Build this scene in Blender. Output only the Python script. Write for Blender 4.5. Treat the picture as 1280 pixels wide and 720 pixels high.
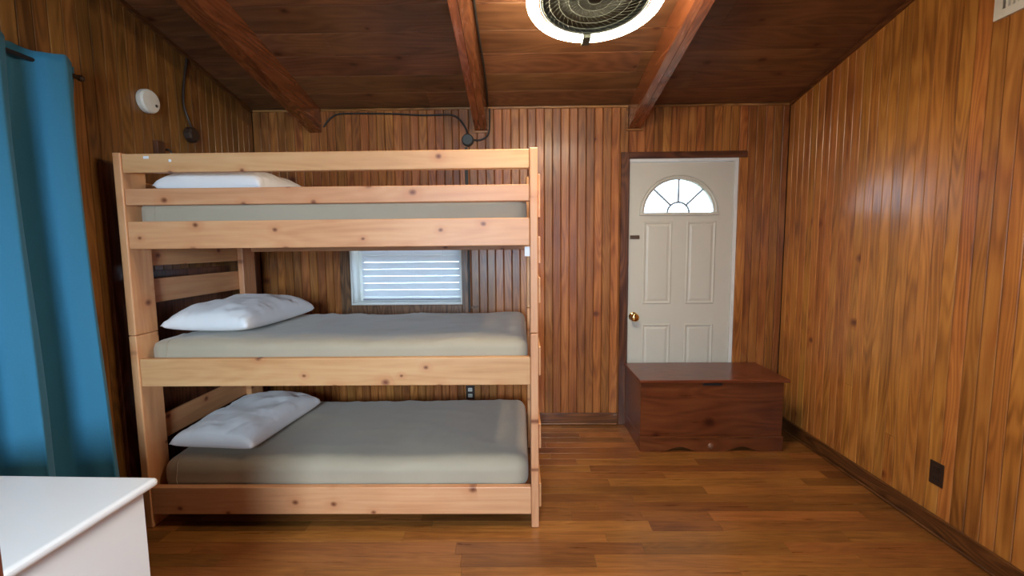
import bpy, bmesh, math, random
from mathutils import Vector, Matrix, noise
for o in list(bpy.data.objects): bpy.data.objects.remove(o)
S = bpy.context.scene
C = S.collection
R = random.Random(7)
PI = math.pi

# ------------------------------------------------------------ camera
F, YAW, PITCH, ROLL, H = 560.43, .0150, -.0945, -.0095, 1.4176
def camera():
    cy, sy, cp, sp, cr, sr = math.cos(YAW), math.sin(YAW), math.cos(PITCH), math.sin(PITCH), math.cos(ROLL), math.sin(ROLL)
    rv = Vector((cy, sy, 0)); uv = Vector((sy*sp, -cy*sp, cp)); fv = Vector((-sy*cp, cy*cp, sp))
    right = rv*cr + uv*sr
    up = -(rv*sr*1.0) + uv*cr
    cam = bpy.data.cameras.new('camera'); o = bpy.data.objects.new('camera', cam); C.objects.link(o)
    cam.sensor_width = 36; cam.lens = F/1280*36; cam.clip_start = .02
    m = Matrix((( right.x, up.x, -fv.x, 0), (right.y, up.y, -fv.y, 0), (right.z, up.z, -fv.z, H), (0, 0, 0, 1)))
    o.matrix_world = m
    S.camera = o
camera()
# ------------------------------------------------------------ world, daylight, exposure
w = bpy.data.worlds.new('daylight'); S.world = w; w.use_nodes = True
bg = w.node_tree.nodes['Background']; bg.inputs[0].default_value = (.62, .80, 1, 1); bg.inputs[1].default_value = 8.5
def area(name, loc, rot, sx, sy, power, col):
    l = bpy.data.lights.new(name, 'AREA'); l.shape = 'RECTANGLE'; l.size = sx; l.size_y = sy; l.energy = power; l.color = col
    o = bpy.data.objects.new(name, l); C.objects.link(o); o.location = loc; o.rotation_euler = rot
    return o
dl = area('rear_window_daylight', (-.42, -1.56, 1.60), (PI/2-math.radians(24), 0, math.radians(8)), .95, .85, 48, (.64, .83, 1)); dl.data.spread = math.radians(105)
RING_POWER = 118.0
S.view_settings.view_transform = 'Standard'; S.view_settings.look = 'None'
S.view_settings.gamma = 1; S.view_settings.use_curve_mapping = False
S.view_settings.exposure = 0.25

# ------------------------------------------------------------ materials
def nt(name):
    m = bpy.data.materials.new(name); m.use_nodes = True
    t = m.node_tree; b = t.nodes['Principled BSDF']
    return m, t, b
def plain(name, col, rough=.5, metal=0, noise_amt=.06, nscale=30, bump=0, emit=None, coat=0, spec=.5, sheen=0):
    m, t, b = nt(name); N = t.nodes; L = t.links
    b.inputs['Roughness'].default_value = rough; b.inputs['Metallic'].default_value = metal
    b.inputs['Specular IOR Level'].default_value = spec
    b.inputs['Coat Weight'].default_value = coat; b.inputs['Sheen Weight'].default_value = sheen
    g = N.new('ShaderNodeNewGeometry'); n = N.new('ShaderNodeTexNoise'); n.inputs['Scale'].default_value = nscale; n.inputs['Detail'].default_value = 4
    L.new(g.outputs['Position'], n.inputs['Vector'])
    mr = N.new('ShaderNodeMapRange'); mr.inputs['To Min'].default_value = 1-noise_amt; mr.inputs['To Max'].default_value = 1+noise_amt
    L.new(n.outputs['Fac'], mr.inputs['Value'])
    mx = N.new('ShaderNodeVectorMath'); mx.operation = 'SCALE'; mx.inputs[0].default_value = col
    L.new(mr.outputs[0], mx.inputs['Scale']); L.new(mx.outputs[0], b.inputs['Base Color'])
    if bump:
        bp = N.new('ShaderNodeBump'); bp.inputs['Strength'].default_value = bump; bp.inputs['Distance'].default_value = .004
        L.new(n.outputs['Fac'], bp.inputs['Height']); L.new(bp.outputs[0], b.inputs['Normal'])
    if emit:
        b.inputs['Emission Color'].default_value = (*emit[0], 1); b.inputs['Emission Strength'].default_value = emit[1]
    return m
def wood(name, dark, mid, light, axis, rough=.35, tone=.22, across=22, along=1.1, knots=0, bump=.25, coat=0, wav=.35, stain=.3, spec=.5, flat=1, kt=.3, hue=0.0):
    m, t, b = nt(name); N = t.nodes; L = t.links
    def math_(op, a, c=None, cl=False):
        n = N.new('ShaderNodeMath'); n.operation = op; n.use_clamp = cl
        for i, v in enumerate((a, c)):
            if v is None: continue
            if isinstance(v, (int, float)): n.inputs[i].default_value = v
            else: L.new(v, n.inputs[i])
        return n.outputs[0]
    g = N.new('ShaderNodeNewGeometry'); oi = N.new('ShaderNodeObjectInfo')
    off = N.new('ShaderNodeVectorMath'); off.operation = 'SCALE'; off.inputs[0].default_value = (13.1, 27.7, 41.3); L.new(oi.outputs['Random'], off.inputs['Scale'])
    ad = N.new('ShaderNodeVectorMath'); ad.operation = 'ADD'; L.new(g.outputs['Position'], ad.inputs[0]); L.new(off.outputs[0], ad.inputs[1])
    mp = N.new('ShaderNodeMapping'); sc = [across]*3; sc[axis] = along; mp.inputs['Scale'].default_value = sc
    L.new(ad.outputs[0], mp.inputs['Vector'])
    n1 = N.new('ShaderNodeTexNoise'); n1.inputs['Scale'].default_value = 1.6; n1.inputs['Detail'].default_value = 5; n1.inputs['Roughness'].default_value = .6; n1.inputs['Distortion'].default_value = .6
    L.new(mp.outputs[0], n1.inputs['Vector'])
    # cathedral figure: contour lines of a slow stretched noise
    mp2 = N.new('ShaderNodeMapping'); s2 = [across*.5]*3; s2[axis] = along*1.3; mp2.inputs['Scale'].default_value = s2
    L.new(ad.outputs[0], mp2.inputs['Vector'])
    n2 = N.new('ShaderNodeTexNoise'); n2.inputs['Scale'].default_value = .8; n2.inputs['Detail'].default_value = 1.2
    L.new(mp2.outputs[0], n2.inputs['Vector'])
    ring = math_('SINE', math_('MULTIPLY', n2.outputs['Fac'], 75.0))
    ring = math_('MULTIPLY', math_('ADD', ring, 1.0), .5)
    fac = math_('ADD', math_('MULTIPLY', n1.outputs['Fac'], 1-wav), math_('MULTIPLY', ring, wav))
    n3 = N.new('ShaderNodeTexNoise'); n3.inputs['Scale'].default_value = 2.3; n3.inputs['Detail'].default_value = 3
    L.new(ad.outputs[0], n3.inputs['Vector'])
    fac = math_('ADD', fac, math_('MULTIPLY', math_('SUBTRACT', n3.outputs['Fac'], .5), stain*2))
    cr = N.new('ShaderNodeValToRGB'); e = cr.color_ramp.elements
    e[0].position = .22; e[0].color = (*dark, 1); e[1].position = .8; e[1].color = (*light, 1)
    em = e.new(.5); em.color = (*mid, 1)
    L.new(fac, cr.inputs[0])
    hsv = N.new('ShaderNodeHueSaturation')
    rr = N.new('ShaderNodeTexWhiteNoise'); rr.noise_dimensions = '1D'; L.new(oi.outputs['Random'], rr.inputs['W'])
    L.new(math_('ADD', math_('MULTIPLY', rr.outputs['Value'], tone*2), 1-tone), hsv.inputs['Value'])
    L.new(math_('ADD', math_('MULTIPLY', oi.outputs['Random'], .012), .494+hue), hsv.inputs['Hue'])
    L.new(cr.outputs[0], hsv.inputs['Color'])
    out = hsv.outputs[0]
    if knots:
        sx = N.new('ShaderNodeSeparateXYZ'); L.new(ad.outputs[0], sx.inputs[0]); cb = N.new('ShaderNodeCombineXYZ')
        nd = N.new('ShaderNodeTexNoise'); nd.inputs['Scale'].default_value = 25; L.new(ad.outputs[0], nd.inputs['Vector'])
        a1, a2 = [q for q in (0, 1, 2) if q != flat]
        L.new(math_('ADD', math_('MULTIPLY', sx.outputs[a1], knots), math_('MULTIPLY', nd.outputs['Fac'], .05)), cb.inputs[0]); L.new(math_('MULTIPLY', sx.outputs[a2], knots*1.25), cb.inputs[1])
        vo = N.new('ShaderNodeTexVoronoi'); vo.voronoi_dimensions = '2D'; vo.inputs['Scale'].default_value = 1.0; L.new(cb.outputs[0], vo.inputs['Vector'])
        sep = N.new('ShaderNodeSeparateColor'); L.new(vo.outputs['Color'], sep.inputs[0])
        on = math_('GREATER_THAN', sep.outputs[0], kt)
        size = math_('ADD', math_('MULTIPLY', sep.outputs[1], .06), .04)
        d = math_('DIVIDE', vo.outputs['Distance'], size)
        core = math_('MULTIPLY', on, math_('SUBTRACT', 1.25, d, True)); core = math_('MULTIPLY', core, 1.0, True)
        halo = math_('MULTIPLY', on, math_('MULTIPLY', math_('SUBTRACT', 1.0, math_('MULTIPLY', d, .28), True), .45))
        m1 = N.new('ShaderNodeMix'); m1.data_type = 'RGBA'; m1.inputs[7].default_value = (mid[0]*.8, mid[1]*.52, mid[2]*.4, 1)
        L.new(halo, m1.inputs[0]); L.new(out, m1.inputs[6])
        m2 = N.new('ShaderNodeMix'); m2.data_type = 'RGBA'; m2.inputs[7].default_value = (mid[0]*.28, mid[1]*.15, mid[2]*.12, 1)
        L.new(core, m2.inputs[0]); L.new(m1.outputs[2], m2.inputs[6]); out = m2.outputs[2]
    L.new(out, b.inputs['Base Color'])
    L.new(math_('ADD', math_('MULTIPLY', n1.outputs['Fac'], .16), rough-.08), b.inputs['Roughness'])
    b.inputs['Coat Weight'].default_value = coat; b.inputs['Coat Roughness'].default_value = .22
    b.inputs['Specular IOR Level'].default_value = spec
    bp = N.new('ShaderNodeBump'); bp.inputs['Strength'].default_value = bump; bp.inputs['Distance'].default_value = .002
    L.new(fac, bp.inputs['Height']); L.new(bp.outputs[0], b.inputs['Normal'])
    return m
def glass_mat():
    m = bpy.data.materials.new('clear_glass'); m.use_nodes = True; t = m.node_tree; N = t.nodes; L = t.links
    for n in list(N): N.remove(n)
    o = N.new('ShaderNodeOutputMaterial'); tr = N.new('ShaderNodeBsdfTransparent'); gl = N.new('ShaderNodeBsdfGlossy'); gl.inputs['Roughness'].default_value = .02
    fr = N.new('ShaderNodeFresnel'); fr.inputs[0].default_value = 1.45; mx = N.new('ShaderNodeMixShader')
    tr.inputs[0].default_value = (.93, .96, .97, 1)
    L.new(fr.outputs[0], mx.inputs[0]); L.new(tr.outputs[0], mx.inputs[1]); L.new(gl.outputs[0], mx.inputs[2]); L.new(mx.outputs[0], o.inputs[0])
    return m
def translucent(name, col, f):
    m, t, b = nt(name); N = t.nodes; L = t.links
    b.inputs['Base Color'].default_value = (*col, 1); b.inputs['Roughness'].default_value = .5
    tl = N.new('ShaderNodeBsdfTranslucent'); tl.inputs[0].default_value = (*col, 1); mx = N.new('ShaderNodeMixShader'); mx.inputs[0].default_value = f
    L.new(b.outputs[0], mx.inputs[1]); L.new(tl.outputs[0], mx.inputs[2]); L.new(mx.outputs[0], N['Material Output'].inputs[0])
    return m
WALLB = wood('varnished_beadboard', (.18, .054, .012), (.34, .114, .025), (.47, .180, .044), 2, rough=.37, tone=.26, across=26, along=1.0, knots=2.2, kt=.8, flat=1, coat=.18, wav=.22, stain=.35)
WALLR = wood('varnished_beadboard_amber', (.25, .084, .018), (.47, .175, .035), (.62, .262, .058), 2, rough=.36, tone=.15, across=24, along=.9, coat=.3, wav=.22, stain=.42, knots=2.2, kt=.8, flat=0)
WALLL = wood('varnished_beadboard_dark_amber', (.11, .045, .011), (.21, .088, .020), (.29, .130, .032), 2, rough=.34, tone=.18, across=26, along=1.0, coat=.3, wav=.22, stain=.35, knots=2.2, kt=.8, flat=0)  # left wall boards in their own darker, olive-amber tone
BACKING = plain('dark_groove_wood', (.035, .013, .004), .6)
FLOORW = wood('oak_floor', (.145, .050, .012), (.24, .087, .019), (.34, .135, .031), 0, rough=.30, tone=.27, across=30, along=1.6, coat=.25, wav=.12, stain=.35)
CEILW = wood('dark_ceiling_pine', (.095, .040, .017), (.165, .070, .029), (.235, .105, .044), 0, rough=.42, tone=.18, across=14, along=1.0, knots=3.0, flat=2, wav=.2, stain=.35)
BEAMW = wood('red_stained_beam', (.13, .038, .013), (.22, .064, .021), (.30, .098, .034), 1, rough=.26, tone=.1, across=20, along=.8, coat=.9, wav=.3, stain=.3)
TRIMX = wood('brown_trim_along_x', (.08, .026, .008), (.15, .050, .014), (.22, .08, .023), 0, rough=.34, tone=.1, across=26, coat=.3)
TRIML = wood('light_ceiling_trim', (.16, .060, .016), (.30, .120, .034), (.42, .185, .056), 0, rough=.34, tone=.1, across=26, coat=.3)
TRIMY = wood('brown_trim_along_y', (.065, .022, .008), (.12, .040, .012), (.18, .064, .019), 1, rough=.34, tone=.1, across=26, coat=.3)
CASEW = wood('dark_casing', (.045, .014, .007), (.10, .032, .014), (.16, .055, .022), 2, rough=.36, tone=.1, across=22, coat=.3)
CASEWX = wood('dark_casing_x', (.045, .014, .007), (.10, .032, .014), (.16, .055, .022), 0, rough=.36, tone=.1, across=22, coat=.3)
GREYW = wood('window_casing_wood', (.08, .036, .015), (.17, .078, .032), (.24, .12, .052), 2, rough=.4, tone=.1, across=24)
PC = ((.58, .255, .105), (.69, .335, .150), (.75, .41, .20))
PINEX = wood('pine_along_x', *PC, 0, flat=1, rough=.45, tone=.05, across=16, along=.9, knots=4.3, kt=.2, wav=.10, stain=.22, bump=.1)
PINEY = wood('pine_along_y', *PC, 1, flat=0, rough=.45, tone=.05, across=16, along=.9, knots=4.3, kt=.2, wav=.10, stain=.22, bump=.1)
PINEZ = wood('pine_along_z', *PC, 2, flat=0, rough=.45, tone=.05, across=16, along=.9, knots=4.3, kt=.2, wav=.10, stain=.22, bump=.1)
CHESTX = wood('cedar_chest_wood', (.070, .016, .005), (.125, .029, .008), (.175, .047, .013), 0, rough=.30, tone=.04, across=12, along=1.0, knots=1.6, coat=.35, wav=.2, stain=.3)
POSTW = wood('reddish_post_wood', (.10, .02, .008), (.19, .045, .014), (.26, .07, .02), 2, rough=.3, tone=.05)
DWHITE = plain('door_white_paint', (.60, .565, .475), .42, noise_amt=.03, nscale=8)
JWHITE = plain('jamb_white_paint', (.76, .75, .70), .45, noise_amt=.05, nscale=25)
DRESS = plain('white_laminate', (.80, .79, .79), .30, noise_amt=.015, nscale=12, coat=.2)
SHEET = plain('grey_sheet', (.43, .355, .255), .8, noise_amt=.05, nscale=6, sheen=.3)
PILLOW = plain('white_cotton', (.84, .82, .82), .8, noise_amt=.03, nscale=6, sheen=.3)
CURT = plain('teal_curtain', (.018, .160, .275), .75, noise_amt=.08, nscale=200, bump=.15, sheen=.15)
NICKEL = plain('dark_nickel', (.30, .26, .23), .3, metal=1)
BRASS = plain('polished_brass', (.85, .55, .18), .13, metal=1, noise_amt=.02)
BRONZE = plain('dull_bronze', (.16, .11, .08), .35, metal=.7)
RODM = plain('dark_bronze_rod', (.06, .035, .02), .4, metal=.5)
BLK = plain('dark_cable', (.022, .02, .018), .55)
GREYP = plain('grey_plug_plastic', (.05, .052, .048), .5)
BROWNP = plain('brown_plastic', (.035, .02, .014), .4)
SLOTM = plain('outlet_slot_dark', (.008, .007, .007), .6)
IVORY = plain('ivory_plastic', (.62, .60, .52), .4)
OFFW = plain('off_white_plastic', (.78, .75, .66), .45)
VENTW = plain('vent_white', (.80, .78, .70), .45)
BLINDW = translucent('blind_white', (.78, .79, .82), .38)
BLINDP = plain('blind_white', (.72, .73, .76), .5, noise_amt=.02)
BLINDB = plain('blind_bottom_rail', (.30, .29, .34), .5, noise_amt=.02)
TAGM = plain('paper_tag', (.82, .82, .84), .6)
FANH = plain('fan_housing', (.045, .048, .04), .6, spec=.2)
FANW = plain('fan_guard_wire', (.118, .123, .092), .7, spec=.15)
FANB = plain('fan_cover_smoke', (.10, .105, .078), .75, spec=.15)
LED = plain('led_ring_lit', (.9, .9, .85), .5, noise_amt=0, emit=((1, .87, .66), RING_POWER))
GLASS = glass_mat()
OUTG = plain('unseen_ground_dark', (.12, .13, .07), .9)  # kept dark so little skylight bounces up to the ceiling

def creases(m, scale, dist, strength):
    t = m.node_tree; N = t.nodes; L = t.links; g = N.new('ShaderNodeNewGeometry'); n = N.new('ShaderNodeTexNoise')
    n.noise_type = 'RIDGED_MULTIFRACTAL'; n.inputs['Scale'].default_value = scale; n.inputs['Detail'].default_value = 2.5; n.inputs['Distortion'].default_value = .8
    n.inputs['Roughness'].default_value = .45
    L.new(g.outputs['Position'], n.inputs['Vector']); bp = N.new('ShaderNodeBump'); bp.inputs['Strength'].default_value = strength; bp.inputs['Distance'].default_value = dist
    L.new(n.outputs['Fac'], bp.inputs['Height']); L.new(bp.outputs[0], N['Principled BSDF'].inputs['Normal'])
creases(SHEET, 2.6, .012, .35); creases(PILLOW, 5.0, .010, .30)
# ------------------------------------------------------------ helpers
def link(name, me, mat, parent=None, smooth=False, label=None, kind=None):
    o = bpy.data.objects.new(name, me); C.objects.link(o)
    if mat: me.materials.append(mat)
    if parent: o.parent = parent
    if smooth:
        for p in me.polygons: p.use_smooth = True
    if label: o['label'] = label
    if kind: o['kind'] = kind
    return o
def obj(name, bm, mat, parent=None, smooth=False, **k):
    bmesh.ops.recalc_face_normals(bm, faces=bm.faces[:])
    me = bpy.data.meshes.new(name); bm.to_mesh(me); bm.free()
    return link(name, me, mat, parent, smooth, **k)
def thing(name, label, cat, loc=(0, 0, 0), group=None):
    o = bpy.data.objects.new(name, None); C.objects.link(o); o.location = loc; o['label'] = label; o['category'] = cat
    o.empty_display_size = .05
    if group: o['group'] = group
    return o
def tag(o, label, cat, group=None):
    o['label'] = label; o['category'] = cat
    if group: o['group'] = group
    return o
def at(o, parent):          # keep world-space mesh coordinates under an empty that has a location
    o.parent = parent; o.location = -parent.location; return o
def box(x0, x1, y0, y1, z0, z1, bev=0, bm=None, seg=2):
    new = bmesh.new()
    bmesh.ops.create_cube(new, size=1)
    for v in new.verts:
        v.co = Vector((x0+(v.co.x+.5)*(x1-x0), y0+(v.co.y+.5)*(y1-y0), z0+(v.co.z+.5)*(z1-z0)))
    if bev: bmesh.ops.bevel(new, geom=new.edges[:], offset=bev, segments=seg, affect='EDGES', profile=.5)
    if bm is None: return new
    me = bpy.data.meshes.new('tmp'); new.to_mesh(me); new.free(); bm.from_mesh(me); bpy.data.meshes.remove(me)
    return bm
def B(name, dims, mat, parent=None, bev=.002, seg=1, **k):
    o = obj(name, box(*dims, bev=bev, seg=seg), mat, **k)
    if parent is not None: at(o, parent)
    return o
def strip(name, O, U, V, N, mat, parent=None, ch=.003, e0=(0, 0), e1=(0, 0), **k):
    """a plank: length U, width V, thickness N (towards the room), chamfered long edges, ends lengthened by e at v=0,1"""
    O, U, V, N = Vector(O), Vector(U), Vector(V), Vector(N)
    u = U.normalized(); vl = V.length; nl = N.length
    c = min(ch/vl, .3); d = 1-min(ch/nl, .5)
    prof = [(0, 0), (0, d), (c, 1), (1-c, 1), (1, d), (1, 0)]
    vs = []
    for base, e in ((O, e0), (O+U, e1)):
        for a, b_ in prof: vs.append(base+V*a+N*b_+u*(e[0]+(e[1]-e[0])*a))
    fs = [[5, 4, 3, 2, 1, 0], [6, 7, 8, 9, 10, 11]]+[[i, (i+1) % 6, 6+(i+1) % 6, 6+i] for i in range(6)]
    me = bpy.data.meshes.new(name); me.from_pydata([tuple(v) for v in vs], [], fs); me.update()
    bm = bmesh.new(); bm.from_mesh(me); bpy.data.meshes.remove(me)
    return obj(name, bm, mat, parent, **k)
def tube(pts, r, bm=None, seg=8, closed=False):
    bm = bm or bmesh.new(); pts = [Vector(p) for p in pts]; n = len(pts); rings = []; prev = None
    for i, p in enumerate(pts):
        if closed: d = pts[(i+1) % n]-pts[i-1]
        else: d = pts[min(i+1, n-1)]-pts[max(i-1, 0)]
        d.normalize()
        if prev is None:
            a = Vector((0, 0, 1)) if abs(d.z) < .9 else Vector((1, 0, 0)); a = (a-d*a.dot(d)).normalized()
        else: a = (prev-d*prev.dot(d)).normalized()
        prev = a; b_ = d.cross(a)
        rings.append([bm.verts.new(p+(a*math.cos(2*PI*j/seg)+b_*math.sin(2*PI*j/seg))*r) for j in range(seg)])
    m = n if closed else n-1
    for i in range(m):
        A, D_ = rings[i], rings[(i+1) % n]
        for j in range(seg): bm.faces.new((A[j], A[(j+1) % seg], D_[(j+1) % seg], D_[j]))
    if not closed: bm.faces.new(rings[0][::-1]); bm.faces.new(rings[-1])
    return bm
def smoothpath(pts, n=8):
    pts = [Vector(p) for p in pts]; out = []
    P = [pts[0]]+pts+[pts[-1]]
    for i in range(1, len(P)-2):
        for k in range(n):
            t = k/n; a, b_, c, d = P[i-1], P[i], P[i+1], P[i+2]
            out.append(.5*((2*b_)+(c-a)*t+(2*a-5*b_+4*c-d)*t*t+(3*b_-a-3*c+d)*t**3))
    out.append(pts[-1]); return out
def lathe(prof, mat4, seg=24, bm=None):
    """prof: list of (r, h) revolved about the local z of mat4"""
    bm = bm or bmesh.new(); rings = []
    for r, h in prof:
        if r < 1e-6: rings.append([bm.verts.new(mat4 @ Vector((0, 0, h)))])
        else: rings.append([bm.verts.new(mat4 @ Vector((r*math.cos(2*PI*j/seg), r*math.sin(2*PI*j/seg), h))) for j in range(seg)])
    for a, b_ in zip(rings, rings[1:]):
        for j in range(seg):
            k = (j+1) % seg
            if len(a) == 1 and len(b_) > 1: bm.faces.new((a[0], b_[j], b_[k]))
            elif len(b_) == 1 and len(a) > 1: bm.faces.new((a[j], a[k], b_[0]))
            elif len(a) > 1: bm.faces.new((a[j], a[k], b_[k], b_[j]))
    return bm
def frame_to(loc, n):       # matrix with local z along n
    z = Vector(n).normalized(); x = Vector((0, 0, 1)).cross(z)
    if x.length < 1e-3: x = Vector((1, 0, 0))
    x.normalize(); y = z.cross(x)
    m = Matrix((x, y, z)).transposed().to_4x4(); m.translation = Vector(loc); return m

# ------------------------------------------------------------ room shell
D, XR, XL, YB = 3.455, 2.021, -2.0, -1.6       # back wall, right wall, left wall, rear wall
ZC, SL = 2.4495, .2068
T = .012                                       # board thickness
def roof(y): return ZC+SL*(D-y)
def slab(name, pieces, mat):
    bm = bmesh.new()
    for p in pieces: box(*p, bm=bm)
    return obj(name, bm, mat, kind='structure')
# door opening in back wall, window opening in back wall
DX0, DX1, DZ = .832, 1.655, 2.056
WX0, WX1, WZ0, WZ1 = -1.303, -.439, .966, 1.762
yb0, yb1 = D+T, D+.16
wb = slab('wall_back', [(XL-.16, WX0, yb0, yb1, 0, ZC), (WX0, WX1, yb0, yb1, 0, WZ0), (WX0, WX1, yb0, yb1, WZ1, ZC), (WX1, DX0, yb0, yb1, 0, ZC),
                        (DX0, DX1, yb0, yb1, DZ, ZC), (DX1, XR+.16, yb0, yb1, 0, ZC)], BACKING)
def side_wall(name, xa, xb):
    bm = bmesh.new(); ya, yc = YB-.12, D+T
    v = [bm.verts.new(p) for x in (xa, xb) for p in ((x, ya, 0), (x, yc, 0), (x, yc, roof(yc)-.001), (x, ya, roof(ya)-.001))]
    for f in ((0, 1, 2, 3), (7, 6, 5, 4), (0, 4, 5, 1), (1, 5, 6, 2), (2, 6, 7, 3), (3, 7, 4, 0)): bm.faces.new([v[i] for i in f])
    return obj(name, bm, BACKING, kind='structure')
wl = side_wall('wall_left', XL-.12-T, XL-T)
wr = side_wall('wall_right', XR+T, XR+.12+T)
RW0, RW1, RZ0, RZ1 = -.92, .08, 1.14, 2.06
slab('wall_rear', [(XL-T, RW0, YB-.12, YB, 0, 3.49), (RW1, XR+T, YB-.12, YB, 0, 3.49), (RW0, RW1, YB-.12, YB, 0, RZ0), (RW0, RW1, YB-.12, YB, RZ1, 3.49)], WALLR)
slab('floor', [(XL-.12, XR+.12, YB-.12, D+.16, -.08, -.012)], BACKING)
floor = bpy.data.objects['floor']
slab('unseen_ground_slab', [(-14, 14, -14, 16, -.5, -.4)], OUTG)  # unseen slab, added to cut the world light coming from below

# vertical boards -------------------------------------------------
def breaks(a, b_, w, jit, hard=()):
    out = [a]; s = a
    while s+w < b_-.02:
        s += w+R.uniform(-jit, jit); out.append(s)
    out.append(b_)
    out = [s for s in out if all(abs(s-h) > .014 for h in hard) or s in (a, b_)]
    return sorted(set(out+list(hard)))
G = .0012
BW = .0632
# back wall: boards run from floor to ceiling, cut round the door and the window
for s0, s1 in zip(*(lambda q: (q, q[1:]))(breaks(XL, XR, BW, .0015, (WX0-.0, WX1, DX0, DX1)))):
    c = (s0+s1)/2; spans = [(0, ZC)]
    if WX0 < c < WX1: spans = [(0, WZ0), (WZ1, ZC)]
    if DX0 < c < DX1: spans = [(DZ, ZC)]
    for z0, z1 in spans:
        strip('board', (s0+G, D+T, z0), (0, 0, z1-z0), (s1-s0-2*G, 0, 0), (0, -T, 0), WALLB, wb, ch=.005)
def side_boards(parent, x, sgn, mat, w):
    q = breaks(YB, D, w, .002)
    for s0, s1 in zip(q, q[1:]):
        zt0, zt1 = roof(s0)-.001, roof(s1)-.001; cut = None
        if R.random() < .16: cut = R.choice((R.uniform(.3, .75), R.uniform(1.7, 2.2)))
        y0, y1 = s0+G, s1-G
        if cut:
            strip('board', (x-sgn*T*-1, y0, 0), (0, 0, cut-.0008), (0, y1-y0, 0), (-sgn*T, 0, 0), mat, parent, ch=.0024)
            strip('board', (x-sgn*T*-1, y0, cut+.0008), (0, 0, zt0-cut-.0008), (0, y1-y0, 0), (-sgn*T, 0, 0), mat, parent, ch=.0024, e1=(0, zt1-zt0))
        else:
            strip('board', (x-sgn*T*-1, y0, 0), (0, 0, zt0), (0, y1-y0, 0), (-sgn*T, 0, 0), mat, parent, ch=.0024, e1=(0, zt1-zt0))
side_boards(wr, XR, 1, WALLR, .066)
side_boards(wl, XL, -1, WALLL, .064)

# floor planks ------------------------------------------------------
FW = .084
rows = []
y = D-FW+.0
while y > YB-.05:
    rows.append(max(y, YB)); y -= FW
rest = bmesh.new(); cnt = 0
for y in rows:
    x = XL-.0; x1 = XL+R.uniform(.15, .9)
    while x < XR-1e-4:
        x1 = min(x1, XR)
        if XR-x1 < .12: x1 = XR
        if y > 1.15:
            strip('plank', (x+.0005, y+.0004, -.012), (x1-x-.001, 0, 0), (0, FW-.0008, 0), (0, 0, .012), FLOORW, floor, ch=.0005); cnt += 1
        else:
            box(x+.0005, x1-.0005, y+.0004, y+FW-.0004, -.012, 0, bm=rest)
        x = x1; x1 = x+R.uniform(.35, 1.25)
o = obj('plank_field', rest, FLOORW, floor); o['kind'] = 'stuff'

# ceiling: sheathing slab, planks along x, beams ------------------------------
def sloped(bm, x0, x1, y0, y1, dz0, dz1):   # a box that follows the roof slope, heights measured from the ceiling plane
    v = [bm.verts.new((x, yy, roof(yy)+dz)) for x in (x0, x1) for yy, dz in ((y0, dz0), (y1, dz0), (y1, dz1), (y0, dz1))]
    for f in ((0, 1, 2, 3), (7, 6, 5, 4), (0, 4, 5, 1), (1, 5, 6, 2), (2, 6, 7, 3), (3, 7, 4, 0)): bm.faces.new([v[i] for i in f])
    return bm
ceil = obj('ceiling', sloped(bmesh.new(), XL-.14, XR+.14, YB-.13, D+.16, .016, .09), BACKING, kind='structure')
CW = .2045
y = D+.0
while y > YB:
    y0 = max(y-CW, YB); x = XL-.0; x1 = XL+R.uniform(.8, 3.2)
    while x < XR-1e-4:
        x1 = min(x1, XR)
        if XR-x1 < .5: x1 = XR
        strip('plank', (x+.0006, y0+.001, roof(y0+.001)+.016), (x1-x-.0012, 0, 0), (0, y-y0-.002, -SL*(y-y0-.002)), (0, 0, -.016), CEILW, ceil, ch=.002)
        x = x1; x1 = x+R.uniform(1.6, 3.0)
    y -= CW
BZ = .172
for cx, nm in ((-1.52, 'left'), (-.272, 'middle'), (.872, 'right')):
    bt_ = bpy.data.objects.new('ceiling_beam', None); C.objects.link(bt_); bt_.location = (cx, D, roof(D)-BZ)
    bt_['label'] = {'left': 'dark red-brown ceiling beam above the left half of the bunk bed, casting a broad shadow on the left wall',
                    'middle': 'red-brown ceiling beam left of the lit ring fan, ending above the top bunk rail',
                    'right': 'red-brown ceiling beam right of the ring fan, ending left above the white door'}[nm]
    bt_['category'] = 'beam'; bt_['group'] = 'ceiling beams'
    for x0, x1 in ((cx-.046, cx-.001), (cx+.001, cx+.046)):
        bm = sloped(bmesh.new(), x0, x1, YB+.002, D-.002, -BZ, -.001)
        at(obj('beam_ply', bm, BEAMW), bt_)
# trims round the ceiling, notched under the beams
def trim(name, bm, mat): return obj(name, bm, mat, kind='structure')
bm = bmesh.new(); tz = .020; ty = .013
xs = [XL, -1.57, -1.47, -.322, -.222, .822, .922, XR]
for i in range(0, 8, 2): box(xs[i]+.001, xs[i+1]-.001, D-ty, D-.0005, ZC-tz, ZC-.002, bev=.003, seg=1, bm=bm)
trim('trim_1', bm, TRIML)
bm = bmesh.new()
for cx in (-.272, .872):
    box(cx-.062, cx-.049, D-ty, D-.0005, ZC-BZ-.018, ZC-tz-.001, bev=.002, seg=1, bm=bm)
    box(cx+.049, cx+.062, D-ty, D-.0005, ZC-BZ-.018, ZC-tz-.001, bev=.002, seg=1, bm=bm)
    box(cx-.0485, cx+.0485, D-ty, D-.0005, ZC-BZ-.018, ZC-BZ-.003, bev=.002, seg=1, bm=bm)
trim('trim_2', bm, TRIML)
trim('trim_3', sloped(bmesh.new(), XR-.016, XR-.0005, YB+.001, D-.014, -.026, -.003), TRIMY)
trim('trim_4', sloped(bmesh.new(), XL+.0005, XL+.016, YB+.001, D-.014, -.026, -.003), TRIMY)
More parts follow.
